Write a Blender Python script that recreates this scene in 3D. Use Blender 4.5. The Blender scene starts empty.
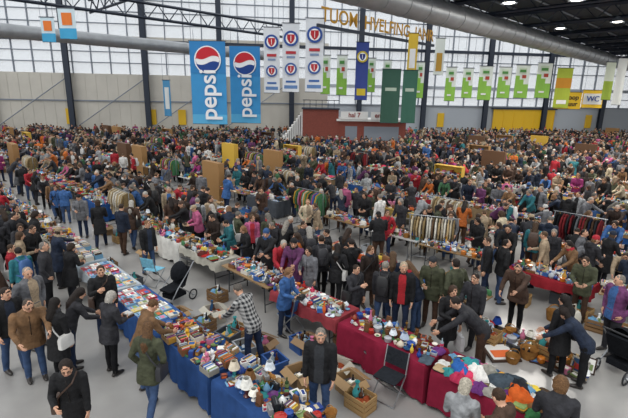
import bpy, math, random
import numpy as np
from mathutils import Vector, Matrix
from mathutils.bvhtree import BVHTree
random.seed(11)
R=random.random
U=random.uniform
sc=bpy.context.scene
COL=sc.collection
try:
    sc.view_settings.view_transform='Standard'
except Exception: pass

def lin(c):
    return tuple((x/12.92 if x<=0.04045 else ((x+0.055)/1.055)**2.4) for x in c)
def h(s):
    return lin(tuple(int(s[i:i+2],16)/255 for i in (0,2,4)))

# ------------------------------------------------------------------ camera
F=440.0; PITCH=math.radians(14.3); ROLL=math.radians(1.0); H=5.2
cam=bpy.data.cameras.new('camera'); camo=bpy.data.objects.new('camera',cam); COL.objects.link(camo)
cam.sensor_width=36; cam.lens=F*36/628; cam.clip_end=500
MR=(Matrix.Rotation(math.radians(90)-PITCH,3,'X')@Matrix.Rotation(ROLL,3,'Z'))
camo.matrix_world=Matrix.Translation((0,0,H))@MR.to_4x4()
sc.camera=camo
def G(px,py,z=0.0):
    d=MR@Vector((px-314,-(py-209),-F)).normalized()
    t=(z-H)/d.z
    return Vector((d.x*t,d.y*t,z))
MI=MR.transposed()
def proj(x,y,z=0):
    v=MI@Vector((x,y,z-H))
    if v.z>-0.1: return (-9999,-9999)
    return (314+F*v.x/-v.z, 209-F*v.y/-v.z)
S2=math.sqrt(2)
def ST(s,t): return ((s+t)/S2,(t-s)/S2)

# ------------------------------------------------------------------ materials
def mat(name,col=(.5,.5,.5),rough=.6,metal=0,attr=None,bump=0,bscale=60,noise=0,nscale=3,emit=0,spec=None,objcol=False,objattr=None,alpha=None,check=False):
    m=bpy.data.materials.new(name); m.use_nodes=True
    nt=m.node_tree; b=nt.nodes['Principled BSDF']; L=nt.links
    b.inputs['Base Color'].default_value=(*col,1); b.inputs['Roughness'].default_value=rough
    b.inputs['Metallic'].default_value=metal
    if spec is not None: b.inputs['Specular IOR Level'].default_value=spec
    src=None
    if attr:
        n=nt.nodes.new('ShaderNodeAttribute'); n.attribute_name=attr; src=n.outputs['Color']
    if objcol:
        n=nt.nodes.new('ShaderNodeObjectInfo'); src=n.outputs['Color']
    if objattr:
        n=nt.nodes.new('ShaderNodeAttribute'); n.attribute_type='OBJECT'; n.attribute_name=objattr; src=n.outputs['Color']
    if noise:
        t=nt.nodes.new('ShaderNodeTexNoise'); t.inputs['Scale'].default_value=nscale; t.inputs['Detail'].default_value=5
        tc=nt.nodes.new('ShaderNodeTexCoord'); L.new(tc.outputs['Object'],t.inputs['Vector'])
        mr=nt.nodes.new('ShaderNodeMapRange'); mr.inputs['From Min'].default_value=.3; mr.inputs['From Max'].default_value=.7
        mr.inputs['To Min'].default_value=1-noise; mr.inputs['To Max'].default_value=1+noise
        L.new(t.outputs['Fac'],mr.inputs['Value'])
        mx=nt.nodes.new('ShaderNodeVectorMath'); mx.operation='SCALE'
        if src: L.new(src,mx.inputs[0])
        else: mx.inputs[0].default_value=col
        L.new(mr.outputs[0],mx.inputs['Scale']); src=mx.outputs[0]
    if check:
        tc=nt.nodes.new('ShaderNodeTexCoord'); sp=nt.nodes.new('ShaderNodeSeparateXYZ'); L.new(tc.outputs['Object'],sp.inputs[0])
        outs=[]
        for ax in(0,2):
            mm=nt.nodes.new('ShaderNodeMath'); mm.operation='MULTIPLY'; mm.inputs[1].default_value=85; L.new(sp.outputs[ax],mm.inputs[0])
            sn=nt.nodes.new('ShaderNodeMath'); sn.operation='SINE'; L.new(mm.outputs[0],sn.inputs[0])
            gt=nt.nodes.new('ShaderNodeMath'); gt.operation='GREATER_THAN'; gt.inputs[1].default_value=-.1; L.new(sn.outputs[0],gt.inputs[0]); outs.append(gt.outputs[0])
        ad=nt.nodes.new('ShaderNodeMath'); ad.operation='ADD'; L.new(outs[0],ad.inputs[0]); L.new(outs[1],ad.inputs[1])
        ml=nt.nodes.new('ShaderNodeMath'); ml.operation='MULTIPLY'; ml.inputs[1].default_value=.5; L.new(ad.outputs[0],ml.inputs[0])
        rp=nt.nodes.new('ShaderNodeValToRGB'); rp.color_ramp.elements[0].color=(*h('a8a8a6'),1); rp.color_ramp.elements[1].color=(*h('1d1f24'),1); L.new(ml.outputs[0],rp.inputs[0]); src=rp.outputs[0]
    if src: L.new(src,b.inputs['Base Color'])
    if bump:
        t=nt.nodes.new('ShaderNodeTexNoise'); t.inputs['Scale'].default_value=bscale
        tc=nt.nodes.new('ShaderNodeTexCoord'); L.new(tc.outputs['Object'],t.inputs['Vector'])
        bp=nt.nodes.new('ShaderNodeBump'); bp.inputs['Strength'].default_value=bump; bp.inputs['Distance'].default_value=.03
        L.new(t.outputs['Fac'],bp.inputs['Height']); L.new(bp.outputs[0],b.inputs['Normal'])
    if emit:
        b.inputs['Emission Color'].default_value=(*col,1); b.inputs['Emission Strength'].default_value=emit
    if alpha is not None: b.inputs['Alpha'].default_value=alpha
    return m
M_matte=mat('painted_goods',attr='Col',rough=.6)
M_shiny=mat('glazed_ceramic',attr='Col',rough=.15)
M_fabric=mat('fabric_goods',attr='Col',rough=.9,bump=.5,bscale=25,noise=.2,nscale=12,spec=.1)
M_metal=mat('metal_goods',attr='Col',rough=.3,metal=.8)
M_cloth=mat('table_cloth',objcol=True,rough=.9,noise=.15,nscale=6,spec=.1)
GM=[M_matte,M_shiny,M_fabric,M_metal,M_cloth]
P_coat=mat('coat_fabric',objcol=True,rough=.75,bump=.9,bscale=13,noise=.35,nscale=9,spec=.3)
P_pant=mat('trouser_fabric',objattr='pantc',rough=.85,bump=.5,bscale=16,noise=.25,nscale=8,spec=.15)
P_skin=mat('skin',col=h('d0a083'),rough=.5,noise=.1,nscale=10)
P_hair=mat('hair',objattr='hairc',rough=.6,noise=.4,nscale=40,bump=.6,bscale=60,spec=.3)
P_shoe=mat('shoe_leather',col=h('2a2522'),rough=.4)
P_acc=mat('shirt_scarf_fabric',objattr='accc',rough=.9,noise=.25,nscale=30)
P_eye=mat('eye_dark',col=h('1d1512'),rough=.2)
P_lip=mat('lips',col=h('9a5850'),rough=.5)
P_bag=mat('bag_material',objattr='bagc',rough=.5,noise=.1,nscale=10)
P_plaid=mat('plaid_shirt_fabric',rough=.9,check=True,bump=.5,bscale=14)
PM=[P_coat,P_pant,P_skin,P_hair,P_shoe,P_acc,P_eye,P_lip,P_bag]
COAT,PANT,SKIN,HAIR,SHOE,ACC,EYE,LIP,BAG=range(9)

# ------------------------------------------------------------------ mesh builder
class MB:
    def __init__(s): s.v=[];s.f=[];s.m=[];s.c=[]
    def add(s,vs,fs,m,c=(.5,.5,.5)):
        o=len(s.v); s.v+= [tuple(p) for p in vs]
        for f in fs: s.f.append(tuple(i+o for i in f)); s.m.append(m); s.c.append(c)
    def rings(s,rs,m,c=(.5,.5,.5),cap=True,facelab=None):
        n=len(rs[0]); vs=[p for r in rs for p in r]; o=len(s.v); s.v+=[tuple(p) for p in vs]
        for k in range(len(rs)-1):
            for i in range(n):
                j=(i+1)%n
                s.f.append((o+k*n+i,o+k*n+j,o+(k+1)*n+j,o+(k+1)*n+i))
                s.m.append(facelab(k,i) if facelab else m); s.c.append(c)
        if cap:
            s.f.append(tuple(o+i for i in range(n-1,-1,-1))); s.m.append(m); s.c.append(c)
            b=o+(len(rs)-1)*n
            s.f.append(tuple(b+i for i in range(n))); s.m.append(m); s.c.append(c)
    def lathe(s,prof,org=(0,0,0),n=10,m=0,c=(.5,.5,.5),rot=None,sx=1,sy=1,cap=True):
        rs=[]
        for r,z in prof:
            ring=[]
            for i in range(n):
                a=2*math.pi*i/n; p=Vector((r*math.cos(a)*sx,r*math.sin(a)*sy,z))
                if rot: p=rot@p
                ring.append((p.x+org[0],p.y+org[1],p.z+org[2]))
            rs.append(ring)
        s.rings(rs,m,c,cap)
    def ell(s,c0,rad,m=0,c=(.5,.5,.5),nu=10,nv=6,rot=None,noise=0):
        rs=[]
        for k in range(nv+1):
            ph=-math.pi/2+math.pi*k/nv
            if k==0: ph+=.18
            if k==nv: ph-=.18
            ring=[]
            for i in range(nu):
                a=2*math.pi*i/nu; q=1+(U(-noise,noise) if noise else 0)
                p=Vector((rad[0]*math.cos(ph)*math.cos(a)*q,rad[1]*math.cos(ph)*math.sin(a)*q,rad[2]*math.sin(ph)*q))
                if rot: p=rot@p
                ring.append((p.x+c0[0],p.y+c0[1],p.z+c0[2]))
            rs.append(ring)
        s.rings(rs,m,c)
    def box(s,c0,d,m=0,c=(.5,.5,.5),rot=None,taper=1.0):
        vs=[]
        for z in(-.5,.5):
            t=taper if z>0 else 1
            for x,y in((-.5,-.5),(.5,-.5),(.5,.5),(-.5,.5)):
                p=Vector((x*d[0]*t,y*d[1]*t,z*d[2]))
                if rot: p=rot@p
                vs.append((p.x+c0[0],p.y+c0[1],p.z+c0[2]))
        s.add(vs,[(3,2,1,0),(4,5,6,7),(0,1,5,4),(1,2,6,5),(2,3,7,6),(3,0,4,7)],m,c)
    def tube(s,pts,rads,m=0,c=(.5,.5,.5),n=8,round_=True,flat=1.0):
        pts=[Vector(p) for p in pts]
        if not hasattr(rads,'__len__'): rads=[rads]*len(pts)
        rs=[]
        def ring(p,d,r):
            d=d.normalized(); ref=Vector((1,0,0)) if abs(d.x)<.8 else Vector((0,1,0))
            a=(ref-d*ref.dot(d)).normalized(); b=d.cross(a)
            return [tuple(p+a*(r*math.cos(2*math.pi*i/n))+b*(r*flat*math.sin(2*math.pi*i/n))) for i in range(n)]
        d0=pts[1]-pts[0]; d1=pts[-1]-pts[-2]
        if round_:
            rs.append(ring(pts[0]-d0.normalized()*rads[0]*.85,d0,rads[0]*.45))
        for k,p in enumerate(pts):
            if k==0: d=d0
            elif k==len(pts)-1: d=d1
            else: d=(pts[k+1]-pts[k]).normalized()+(pts[k]-pts[k-1]).normalized()
            rs.append(ring(p,d,rads[k]))
        if round_:
            rs.append(ring(pts[-1]+d1.normalized()*rads[-1]*.85,d1,rads[-1]*.45))
        s.rings(rs,m,c)
    def mesh(s,name,mats,smooth=True,cols=True,angle=None):
        me=bpy.data.meshes.new(name); me.from_pydata(s.v,[],s.f)
        for x in mats: me.materials.append(x)
        me.polygons.foreach_set('material_index',s.m)
        if cols:
            at=me.color_attributes.new('Col','FLOAT_COLOR','CORNER')
            a=np.array([(*s.c[i],1) for i,f in enumerate(s.f) for _ in f],dtype=np.float32)
            at.data.foreach_set('color',a.ravel())
        if smooth:
            me.polygons.foreach_set('use_smooth',[True]*len(s.f))
            try: me.set_sharp_from_angle(angle=math.radians(40))
            except Exception: pass
        me.update(); return me
def inst(name,me,loc=(0,0,0),rz=0,scale=1,color=None,props=None,parent=None):
    o=bpy.data.objects.new(name,me); COL.objects.link(o)
    o.location=loc; o.rotation_euler=(0,0,rz)
    o.scale=(scale,)*3 if not hasattr(scale,'__len__') else scale
    if color: o.color=(*color,1)
    if props:
        for k,v in props.items(): o[k]=[float(v[0]),float(v[1]),float(v[2])]
    if parent: o.parent=parent
    return o

# ------------------------------------------------------------------ people
def rad(a): return math.radians(a)
def make_person(key,sex='m',outfit='jacket',hair='short',lean=0,hp=0,hy=0,arms=((5,8,12,0),(5,8,12,0)),legs=((2,0),(-1,-2)),extras=()):
    src=MB(); fat=1.0
    if 'stout' in extras: fat=1.14
    w=.93 if sex=='f' else 1.0
    pts=[]
    for sd,(a,b) in zip((-1,1),legs):
        th=Vector((sd*.02,math.sin(rad(a))*.41,-math.cos(rad(a))*.41))
        sh=Vector((sd*.01,math.sin(rad(b))*.42,-math.cos(rad(b))*.42))
        hip=Vector((sd*.09,0,0)); kn=hip+th; an=kn+sh
        pts.append((hip,kn,an,sd,b))
    pz=.075-min(p[2].z for p in pts)
    O=Vector((0,0,pz))
    for hip,kn,an,sd,b in pts:
        hip=hip+O;kn=kn+O;an=an+O
        src.tube([hip,(hip*.5+kn*.5),kn,kn*.6+an*.4+Vector((0,-.012,0)),an],[.098*fat,.086*fat,.064,.066,.052],PANT,n=12)
        pit=max(0,min(40,-b-2)) if an.z>.1 or b<-15 else 0
        rx=Matrix.Rotation(rad(-pit),3,'X')
        def q(v): return an+rx@Vector(v)
        src.tube([q((0,-.05,-.035)),q((0,.03,-.03)),q((0,.11,-.042)),q((0,.165,-.048))],[.042,.05,.045,.035],SHOE,n=10,flat=.85)
        src.tube([q((0,0,.05)),q((0,0,-.03))],[.05,.045],SHOE if outfit!='jacket' else PANT,n=10)
    RL=Matrix.Rotation(rad(-lean),3,'X')
    def T(p,f=1.0):
        return O+RL@(Vector(p)-Vector((0,0,.9)))
    def sec(z,wx,wy,y0=0,n=16,world=False):
        out=[]
        for i in range(n):
            a=2*math.pi*i/n
            sxp=abs(math.cos(a))**.85*math.copysign(1,math.cos(a)); syp=abs(math.sin(a))**.9*math.copysign(1,math.sin(a))
            p=(wx*sxp*w*fat,wy*syp*fat+y0,z)
            out.append(tuple(O+Vector(p)-Vector((0,0,.9))) if world else tuple(T(p)))
        return out
    def flab(k,i):
        if 'open' in extras and i in (3,4): return ACC
        return COAT
    sw=.165 if sex=='m' else .15; hipw=.17 if sex=='m' else .182
    tors=[sec(.88,hipw,.125),sec(.97,hipw,.13),sec(1.07,.162 if sex=='m' else .148,.122),sec(1.17,.172 if sex=='m' else .155,.128),
          sec(1.27,.185 if sex=='m' else .17,.135 if sex=='m' else .142),sec(1.35,.188,.122),sec(1.42,.165,.098),sec(1.465,.1,.075),sec(1.5,.06,.055)]
    src.rings(tors,COAT,facelab=flab)
    if outfit=='jacket': sk=[sec(1.0,hipw+.004,.132),sec(.86,hipw+.018,.142),sec(.79,hipw+.02,.145,0,16,lean>25)]
    elif outfit=='coat': sk=[sec(1.02,hipw,.13),sec(.86,hipw+.022,.15),sec(.7,hipw+.035,.165,0,16,lean>10),sec(.52,hipw+.048,.18,0,16,lean>10)]
    elif outfit=='parka': sk=[sec(1.02,hipw+.01,.14),sec(.86,hipw+.03,.16),sec(.7,hipw+.035,.165,0,16,lean>10)]
    if legs[0][0]<60:
        src.rings(sk,COAT,facelab=flab)
    else:
        src.tube([O+Vector((-.07,0,0)),O+Vector((.07,0,0))],[.13,.13],COAT,n=12)
    nb=T((0,-.005,1.44))
    RH=Matrix.Rotation(rad(hy),3,'Z')@Matrix.Rotation(rad(-(lean*.6+hp)),3,'X')
    hc=T((0,.01,1.50))+RH@Vector((0,.015,.105))
    src.tube([nb,T((0,.005,1.50)),hc+RH@Vector((0,-.01,-.05))],[.062,.056,.055],SKIN,n=12)
    def Hd(v): return hc+RH@Vector(v)
    src.ell(hc,(.076,.094,.108),SKIN,nu=16,nv=10,rot=RH)
    src.ell(Hd((0,.03,-.055)),(.052,.056,.055),SKIN,nu=12,nv=8,rot=RH)
    if hair=='short':
        src.ell(Hd((0,-.018,.03)),(.084,.097,.092),HAIR,nu=16,nv=10,rot=RH)
    elif hair=='bald':
        src.ell(Hd((0,-.035,-.01)),(.082,.075,.065),HAIR,nu=16,nv=8,rot=RH)
        src.ell(Hd((0,-.02,.04)),(.08,.09,.074),HAIR,nu=16,nv=8,rot=RH)
    elif hair=='bob':
        src.ell(Hd((0,-.02,.028)),(.095,.1,.1),HAIR,nu=16,nv=10,rot=RH)
        src.ell(Hd((0,-.045,-.05)),(.092,.07,.085),HAIR,nu=16,nv=8,rot=RH)
    elif hair=='long':
        src.ell(Hd((0,-.02,.028)),(.092,.1,.098),HAIR,nu=16,nv=10,rot=RH)
        src.tube([Hd((0,-.05,.0)),Hd((0,-.075,-.1)),T((0,-.11,1.38)),T((0,-.115,1.27))],[.08,.085,.075,.04],HAIR,n=12)
    elif hair=='curly':
        src.ell(Hd((0,-.025,.03)),(.105,.108,.102),HAIR,nu=12,nv=8,rot=RH,noise=.08)
        src.ell(Hd((0,-.05,-.04)),(.1,.085,.085),HAIR,nu=12,nv=8,rot=RH,noise=.08)
    elif hair=='beanie':
        src.ell(Hd((0,-.012,.045)),(.09,.102,.09),ACC,nu=16,nv=10,rot=RH)
        src.ell(Hd((0,-.04,-.03)),(.08,.07,.07),HAIR,nu=12,nv=8,rot=RH)
    elif hair=='cap':
        src.ell(Hd((0,-.01,.05)),(.088,.102,.075),ACC,nu=16,nv=10,rot=RH)
        src.ell(Hd((0,.1,.045)),(.062,.06,.016),ACC,nu=12,nv=6,rot=RH)
        src.ell(Hd((0,-.04,-.02)),(.079,.07,.07),HAIR,nu=12,nv=8,rot=RH)
    def ringtube(z,rx,ry,r,lab,y0=0):
        P=[T((rx*math.cos(a),ry*math.sin(a)+y0,z-.02*math.sin(a))) for a in [2*math.pi*i/12 for i in range(13)]]
        src.tube(P,r,lab,n=8,round_=False)
    if 'scarf' in extras: ringtube(1.485,.075,.07,.036,ACC,.005)
    else: ringtube(1.475,.078,.066,.022,COAT)
    if 'hood' in extras: src.ell(T((0,-.105,1.42)),(.11,.06,.1),COAT,nu=14,nv=8)
    hands=[]
    for sd,(a,b,a2,b2) in zip((-1,1),arms):
        S=T((sd*(sw+.022)*fat,-.005,1.395))
        def D(a,b): return Vector((sd*math.sin(rad(b)),math.sin(rad(a))*math.cos(rad(b)),-math.cos(rad(a))*math.cos(rad(b))))
        E=S+D(a,b)*.285; Wr=E+D(a2,b2)*.245
        src.tube([S,S*.5+E*.5,E,E*.45+Wr*.55,Wr],[.078,.068,.057,.053,.042],COAT,n=12)
        hands.append((Wr,D(a2,b2),sd))
    me=src.mesh('tmp',[],False,False); me.polygons.foreach_set('material_index',src.m)
    o=bpy.data.objects.new('tmp',me); COL.objects.link(o)
    r=o.modifiers.new('r','REMESH'); r.mode='VOXEL'; r.voxel_size=.017
    sm=o.modifiers.new('s','SMOOTH'); sm.factor=.5; sm.iterations=3
    dg=bpy.context.evaluated_depsgraph_get(); ev=o.evaluated_get(dg); em=ev.to_mesh()
    vs=[tuple(v.co) for v in em.vertices]; fs=[tuple(p.vertices) for p in em.polygons]; ce=[p.center.copy() for p in em.polygons]
    ev.to_mesh_clear()
    bvh=BVHTree.FromPolygons(src.v,src.f)
    out=MB(); out.v=vs; out.f=fs; out.c=[(.5,.5,.5)]*len(fs)
    for c in ce:
        loc,no,idx,dist=bvh.find_nearest(c)
        out.m.append(src.m[idx])
    bpy.data.objects.remove(o); bpy.data.meshes.remove(me)
    for Wr,d,sd in hands:
        d=d.normalized(); nrm=Vector((-sd,0,0)); nrm=(nrm-d*nrm.dot(d))
        if nrm.length<.3: nrm=Vector((0,0,-1)); nrm=nrm-d*nrm.dot(d)
        nrm.normalize(); wv=d.cross(nrm)
        if wv.y<0: wv=-wv
        rot=Matrix((wv,nrm,d)).transposed()
        out.tube([Wr-d*.03,Wr+d*.03],[.028,.027],SKIN,n=8)
        out.ell(Wr+d*.07,(.042,.017,.052),SKIN,nu=10,nv=6,rot=rot)
        for k,(off,ln) in enumerate(((-.03,.058),(-.01,.07),(.011,.075),(.031,.068))):
            b0=Wr+d*.105+wv*off
            out.tube([b0,b0+d*ln*.5+nrm*.008,b0+d*ln*.85+nrm*.03,b0+d*ln*.9+nrm*.045],[.0095,.009,.008,.007],SKIN,n=6)
        b0=Wr+d*.05+wv*.036
        out.tube([b0,b0+d*.03+wv*.022+nrm*.01,b0+d*.06+wv*.02+nrm*.022],[.012,.0105,.009],SKIN,n=6)
    for sx in (-1,1):
        out.ell(Hd((sx*.030,.084,.004)),(.012,.008,.007),EYE,nu=8,nv=5,rot=RH)
        out.tube([Hd((sx*.017,.092,.022)),Hd((sx*.044,.083,.022))],[.004,.003],HAIR,n=5)
        if hair not in('long','curly','bob'): out.ell(Hd((sx*.08,-.002,-.005)),(.01,.02,.03),SKIN,nu=8,nv=6,rot=RH)
    out.tube([Hd((0,.088,.012)),Hd((0,.104,-.016)),Hd((0,.098,-.028))],[.008,.014,.012],SKIN,n=8)
    out.tube([Hd((-.022,.083,-.056)),Hd((0,.089,-.055)),Hd((.022,.083,-.056))],[.005,.008,.005],LIP,n=6)
    if 'glasses' in extras:
        for sx in(-1,1):
            P=[Hd((sx*.032+.02*math.cos(a),.095,.004+.015*math.sin(a))) for a in [2*math.pi*i/10 for i in range(11)]]
            out.tube(P,.0028,EYE,n=4,round_=False)
            out.tube([Hd((sx*.052,.094,.006)),Hd((sx*.08,.0,.004))],.0028,EYE,n=4)
    if 'open' not in extras:
        out.tube([T((0,.131*fat,.9)),T((0,.128*fat,1.1)),T((0,(.142 if sex=='f' else .137)*fat,1.27)),T((0,.1*fat,1.42))],.006,EYE,n=5)
    if 'backpack' in extras:
        def bs(z,wx,y1): 
            return [tuple(T((wx*math.copysign(abs(math.cos(a))**.5,math.cos(a)),-.2+.075*y1*math.copysign(abs(math.sin(a))**.5,math.sin(a)),z))) for a in [2*math.pi*i/16 for i in range(16)]]
        out.rings([bs(.98,.1,.7),bs(1.0,.14,1),bs(1.2,.15,1.1),bs(1.38,.13,.9),bs(1.43,.08,.5)],BAG)
        out.rings([[ (p[0],p[1]-.06,p[2]) for p in bs(z,wx,.6)] for z,wx in((1.02,.09),(1.04,.11),(1.18,.11),(1.2,.09))],BAG)
        for sx in(-1,1):
            out.tube([T((sx*.09,-.14,1.4)),T((sx*.11,-.02,1.475)),T((sx*.11,.1,1.38)),T((sx*.12,.12,1.2)),T((sx*.15,-.02,1.06)),T((sx*.13,-.14,1.04))],.02,BAG,n=6)
    if 'shoulderbag' in extras:
        c=T((.235,-.02,.93)); 
        out.rings([[(c.x+.06*k*math.copysign(abs(math.cos(a))**.5,math.cos(a)),c.y+.15*k*math.copysign(abs(math.sin(a))**.5,math.sin(a)),c.z+z) for a in [2*math.pi*i/12 for i in range(12)]] for z,k in((-.13,.85),(-.12,1),(.05,1),(.12,.75))],BAG)
        out.tube([T((.22,.1,1.02)),T((.1,.14,1.2)),T((-.08,.12,1.38)),T((-.12,0,1.475)),T((-.06,-.12,1.38)),T((.12,-.15,1.15)),T((.22,-.12,1.02))],.013,BAG,n=6)
    if 'shopping' in extras:
        Wr,d,sd=hands[0]; c=Wr+d*.14
        out.rings([[(c.x+.05*k*math.copysign(abs(math.cos(a))**.5,math.cos(a)),c.y+.16*k*math.copysign(abs(math.sin(a))**.5,math.sin(a)),c.z+z) for a in [2*math.pi*i/12 for i in range(12)]] for z,k in((-.42,.8),(-.41,1),(-.25,1.1),(-.1,.9))],BAG)
        for q in(-.03,.03): out.tube([(c.x+q,c.y-.08,c.z-.1),(c.x,c.y,c.z+.0),(c.x+q,c.y+.08,c.z-.1)],.006,BAG,n=5)
    if 'hold' in extras:
        m=(hands[0][0]+hands[1][0])*.5+(hands[0][1]+hands[1][1])*.06
        out.box(m+Vector((0,.02,.01)),(.2,.14,.05),ACC)
        out.box(m+Vector((0,.02,.05)),(.17,.12,.03),BAG)
    mats=list(PM)
    if 'plaid' in extras: mats[0]=P_plaid
    return out.mesh(key,mats,True,False)
ST_=(5,8,12,0)
A_stand=(ST_,ST_); A_hold=((12,10,78,-28),(12,10,78,-28)); A_browse=((32,10,58,-8),(28,12,66,-16)); A_pock=((-14,22,28,-22),(-14,22,28,-22))
A_one=((4,8,10,2),(14,12,88,-30)); A_reach=((62,6,75,-4),(20,12,60,-14)); A_phone=((8,8,14,0),(35,8,125,-30)); A_down=((50,8,52,-4),(46,8,55,-6))
L_st=((3,0),(-2,-3)); L_w=((22,8),(-14,-34)); L_w2=((-12,-30),(20,8)); L_wide=((6,2),(-6,-10))
V={}
def mk(k,*a,**kw): V[k]=make_person('person_'+k,*a,**kw)
mk('m_stand','m','jacket','short',2,8,12,A_stand,L_wide,('open',))
mk('m_pock','m','jacket','bald',0,5,-15,A_pock,L_st,('open','stout'))
mk('m_walk','m','jacket','short',5,5,0,A_one,L_w,())
mk('m_browse','m','jacket','short',22,15,0,A_browse,L_st,())
mk('m_plaid','m','jacket','short',26,15,0,A_browse,L_wide,('plaid',))
mk('m_cap','m','jacket','cap',8,14,10,A_hold,L_st,('hold','stout'))
mk('m_back','m','jacket','short',4,4,-10,A_stand,L_w2,('backpack',))
mk('m_bend','m','jacket','short',48,5,0,A_down,L_wide,())
mk('m_beanie','m','parka','beanie',6,10,-20,A_one,L_st,('hood',))
mk('m_bald_browse','m','parka','bald',16,16,15,A_reach,L_st,('stout','glasses'))
mk('m_phone','m','parka','short',0,12,0,A_phone,L_st,('shoulderbag',))
mk('m_hold','m','parka','short',10,20,-12,A_hold,L_wide,('hood',))
mk('f_coat','f','coat','long',2,6,10,A_stand,L_st,('shoulderbag','scarf'))
mk('f_walk','f','coat','bob',4,5,0,A_one,L_w2,('shopping',))
mk('f_browse','f','jacket','long',20,14,0,A_browse,L_st,('scarf',))
mk('f_hold','f','parka','bob',6,18,-8,A_hold,L_st,('hold','glasses'))
mk('f_parka','f','parka','long',6,8,15,A_pock,L_w,('hood','shoulderbag'))
mk('f_curly','f','coat','curly',8,12,-12,A_hold,L_st,('stout',))
mk('f_bend','f','jacket','bob',42,5,0,A_down,L_st,())
mk('f_beanie','f','coat','beanie',8,10,20,A_reach,L_st,('scarf','stout'))
mk('f_back','f','jacket','long',3,4,0,A_stand,L_w,('backpack',))
mk('f_shop','f','jacket','bob',2,6,25,A_stand,L_wide,('shopping','open'))
mk('f_glass','f','parka','long',10,16,18,A_one,L_wide,('glasses','shoulderbag','scarf'))
STANDK=[k for k in V if k!='m_plaid']
BROWK=['m_browse','m_bald_browse','f_browse','f_beanie','m_hold','f_hold','f_curly','m_cap']
C=dict(black='1a1a1c',charcoal='2d2d31',navy='1e2738',brown='46342a',olive='444735',grey='65666a',beige='9c8a72',red='a02530',blue='34588a',pink='b05a7e',purple='60345a',white='c8c6c2',teal='2b6a72',tan='785a3e',dkbrown='2d221d',ltgrey='909294',green='3a6042',jean='3d5070',djean='263046',orange='b8632a',cream='baac92',magenta='8a2f66')
C={k:h(v) for k,v in C.items()}
CW=['black']*15+['charcoal']*11+['navy']*8+['brown']*5+['olive']*4+['grey']*5+['beige']*3+['red']*3+['blue']*3+['pink','purple','white','tan','tan','dkbrown','dkbrown','dkbrown','ltgrey','ltgrey','cream','teal','magenta','green','orange']
HM=[h(x) for x in('33251b','453324','221a16','2c2018','3b2c21','6b665f','8b857c','aaa59d','5a4430','7b5a3e','221a16')]
def jit(c,a=.2): 
    k=U(1-a,1+a); return tuple(min(1,x*k) for x in c)
def person(key,x,y,face,hgt=1.0,coat='black',pant=None,hair=None,acc=None,bag=None,name=None,parent=None,z=0):
    props=dict(pantc=C[pant] if pant else jit(C[random.choice(['black','djean','djean','jean','charcoal','jean','brown','black'])]),
      hairc=h(hair) if hair else jit(random.choice(HM)),
      accc=h(acc) if acc else jit(random.choice([C['white'],C['red'],C['blue'],C['grey'],C['black'],C['beige'],C['charcoal'],C['navy'],C['brown']])),
      bagc=h(bag) if bag else jit(random.choice([C['white'],C['black'],C['brown'],C['blue'],C['charcoal'],C['black']])))
    nm=name or (('man_in_' if key[0]=='m' else 'woman_in_')+coat+('_coat' if key in('f_coat','f_walk','f_curly','f_beanie') else '_jacket'))
    return inst(nm,V[key],(x,y,z),rad(face),hgt,jit(C[coat],.15),props,parent)

# ------------------------------------------------------------------ goods
PAL=[h(x) for x in('b02e2c','2f5c9c','cfcabc','dedbd2','c8963a','40764a','7a5636','26282c','9a978e','62346c','c0708e','6f9fc0','b8ac90','9a4a2c','4c5862','dcc04c','22408a','7c9058','b4bac0','5b2c28','34363a','463629','2e567c','e6e4de','d0622c','a89070','c03a5a','3a8a8c')]
WHT=[h(x) for x in('f0eee6','e6e2d6','dbe2e8','f0f0ee','c0cee0','ded2bc')]
def rc(): return jit(random.choice(PAL),.2)
def wc(): return jit(random.choice(WHT),.1) if R()<.62 else rc()
def RZ(a): return Matrix.Rotation(a,3,'Z')
def i_plate(b,x,y,z=0):
    r=U(.08,.14); c=wc(); c2=rc()
    for k in range(random.choice([1,1,2,5])):
        b.lathe([(r*.55,z),(r,z+.02),(r*.98,z+.024),(r*.6,z+.008)],(x,y,0),12,1,c); z+=.012
    if R()<.5: b.lathe([(r*.5,z-.001),(r*.3,z)],(x,y,0),10,1,c2)
def i_bowl(b,x,y):
    r=U(.07,.13);hh=r*U(.5,.8); c=wc()
    b.lathe([(r*.4,0),(r*.45,.01),(r*.85,hh*.5),(r,hh),(r*.94,hh),(r*.78,hh*.5),(r*.3,.02)],(x,y,0),12,1,c)
def i_cup(b,x,y):
    r=U(.035,.045);c=wc(); a=U(0,6)
    b.lathe([(r*.7,0),(r*.9,.03),(r,.08),(r*.88,.08),(r*.7,.02)],(x,y,0),10,1,c)
    d=(math.cos(a),math.sin(a))
    b.tube([(x+d[0]*(r+u),y+d[1]*(r+u),zz) for u,zz in((-.003,.065),(.022,.06),(.024,.035),(-.006,.025))],.005,1,c,n=5)
def i_teapot(b,x,y):
    r=U(.07,.1);c=wc() if R()<.5 else rc(); a=U(0,6);d=(math.cos(a),math.sin(a))
    b.lathe([(r*.6,0),(r,.06),(r*.95,.1),(r*.5,.15),(r*.45,.16),(.015,.175),(.018,.19),(.005,.2)],(x,y,0),12,1,c)
    b.tube([(x+d[0]*r*.8,y+d[1]*r*.8,.05),(x+d[0]*r*1.4,y+d[1]*r*1.4,.1),(x+d[0]*r*1.6,y+d[1]*r*1.6,.15)],[.02,.014,.01],1,c,n=6)
    b.tube([(x-d[0]*r*.7,y-d[1]*r*.7,.14),(x-d[0]*r*1.5,y-d[1]*r*1.5,.12),(x-d[0]*r*1.4,y-d[1]*r*1.4,.06),(x-d[0]*r*.8,y-d[1]*r*.8,.04)],.008,1,c,n=5)
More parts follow.
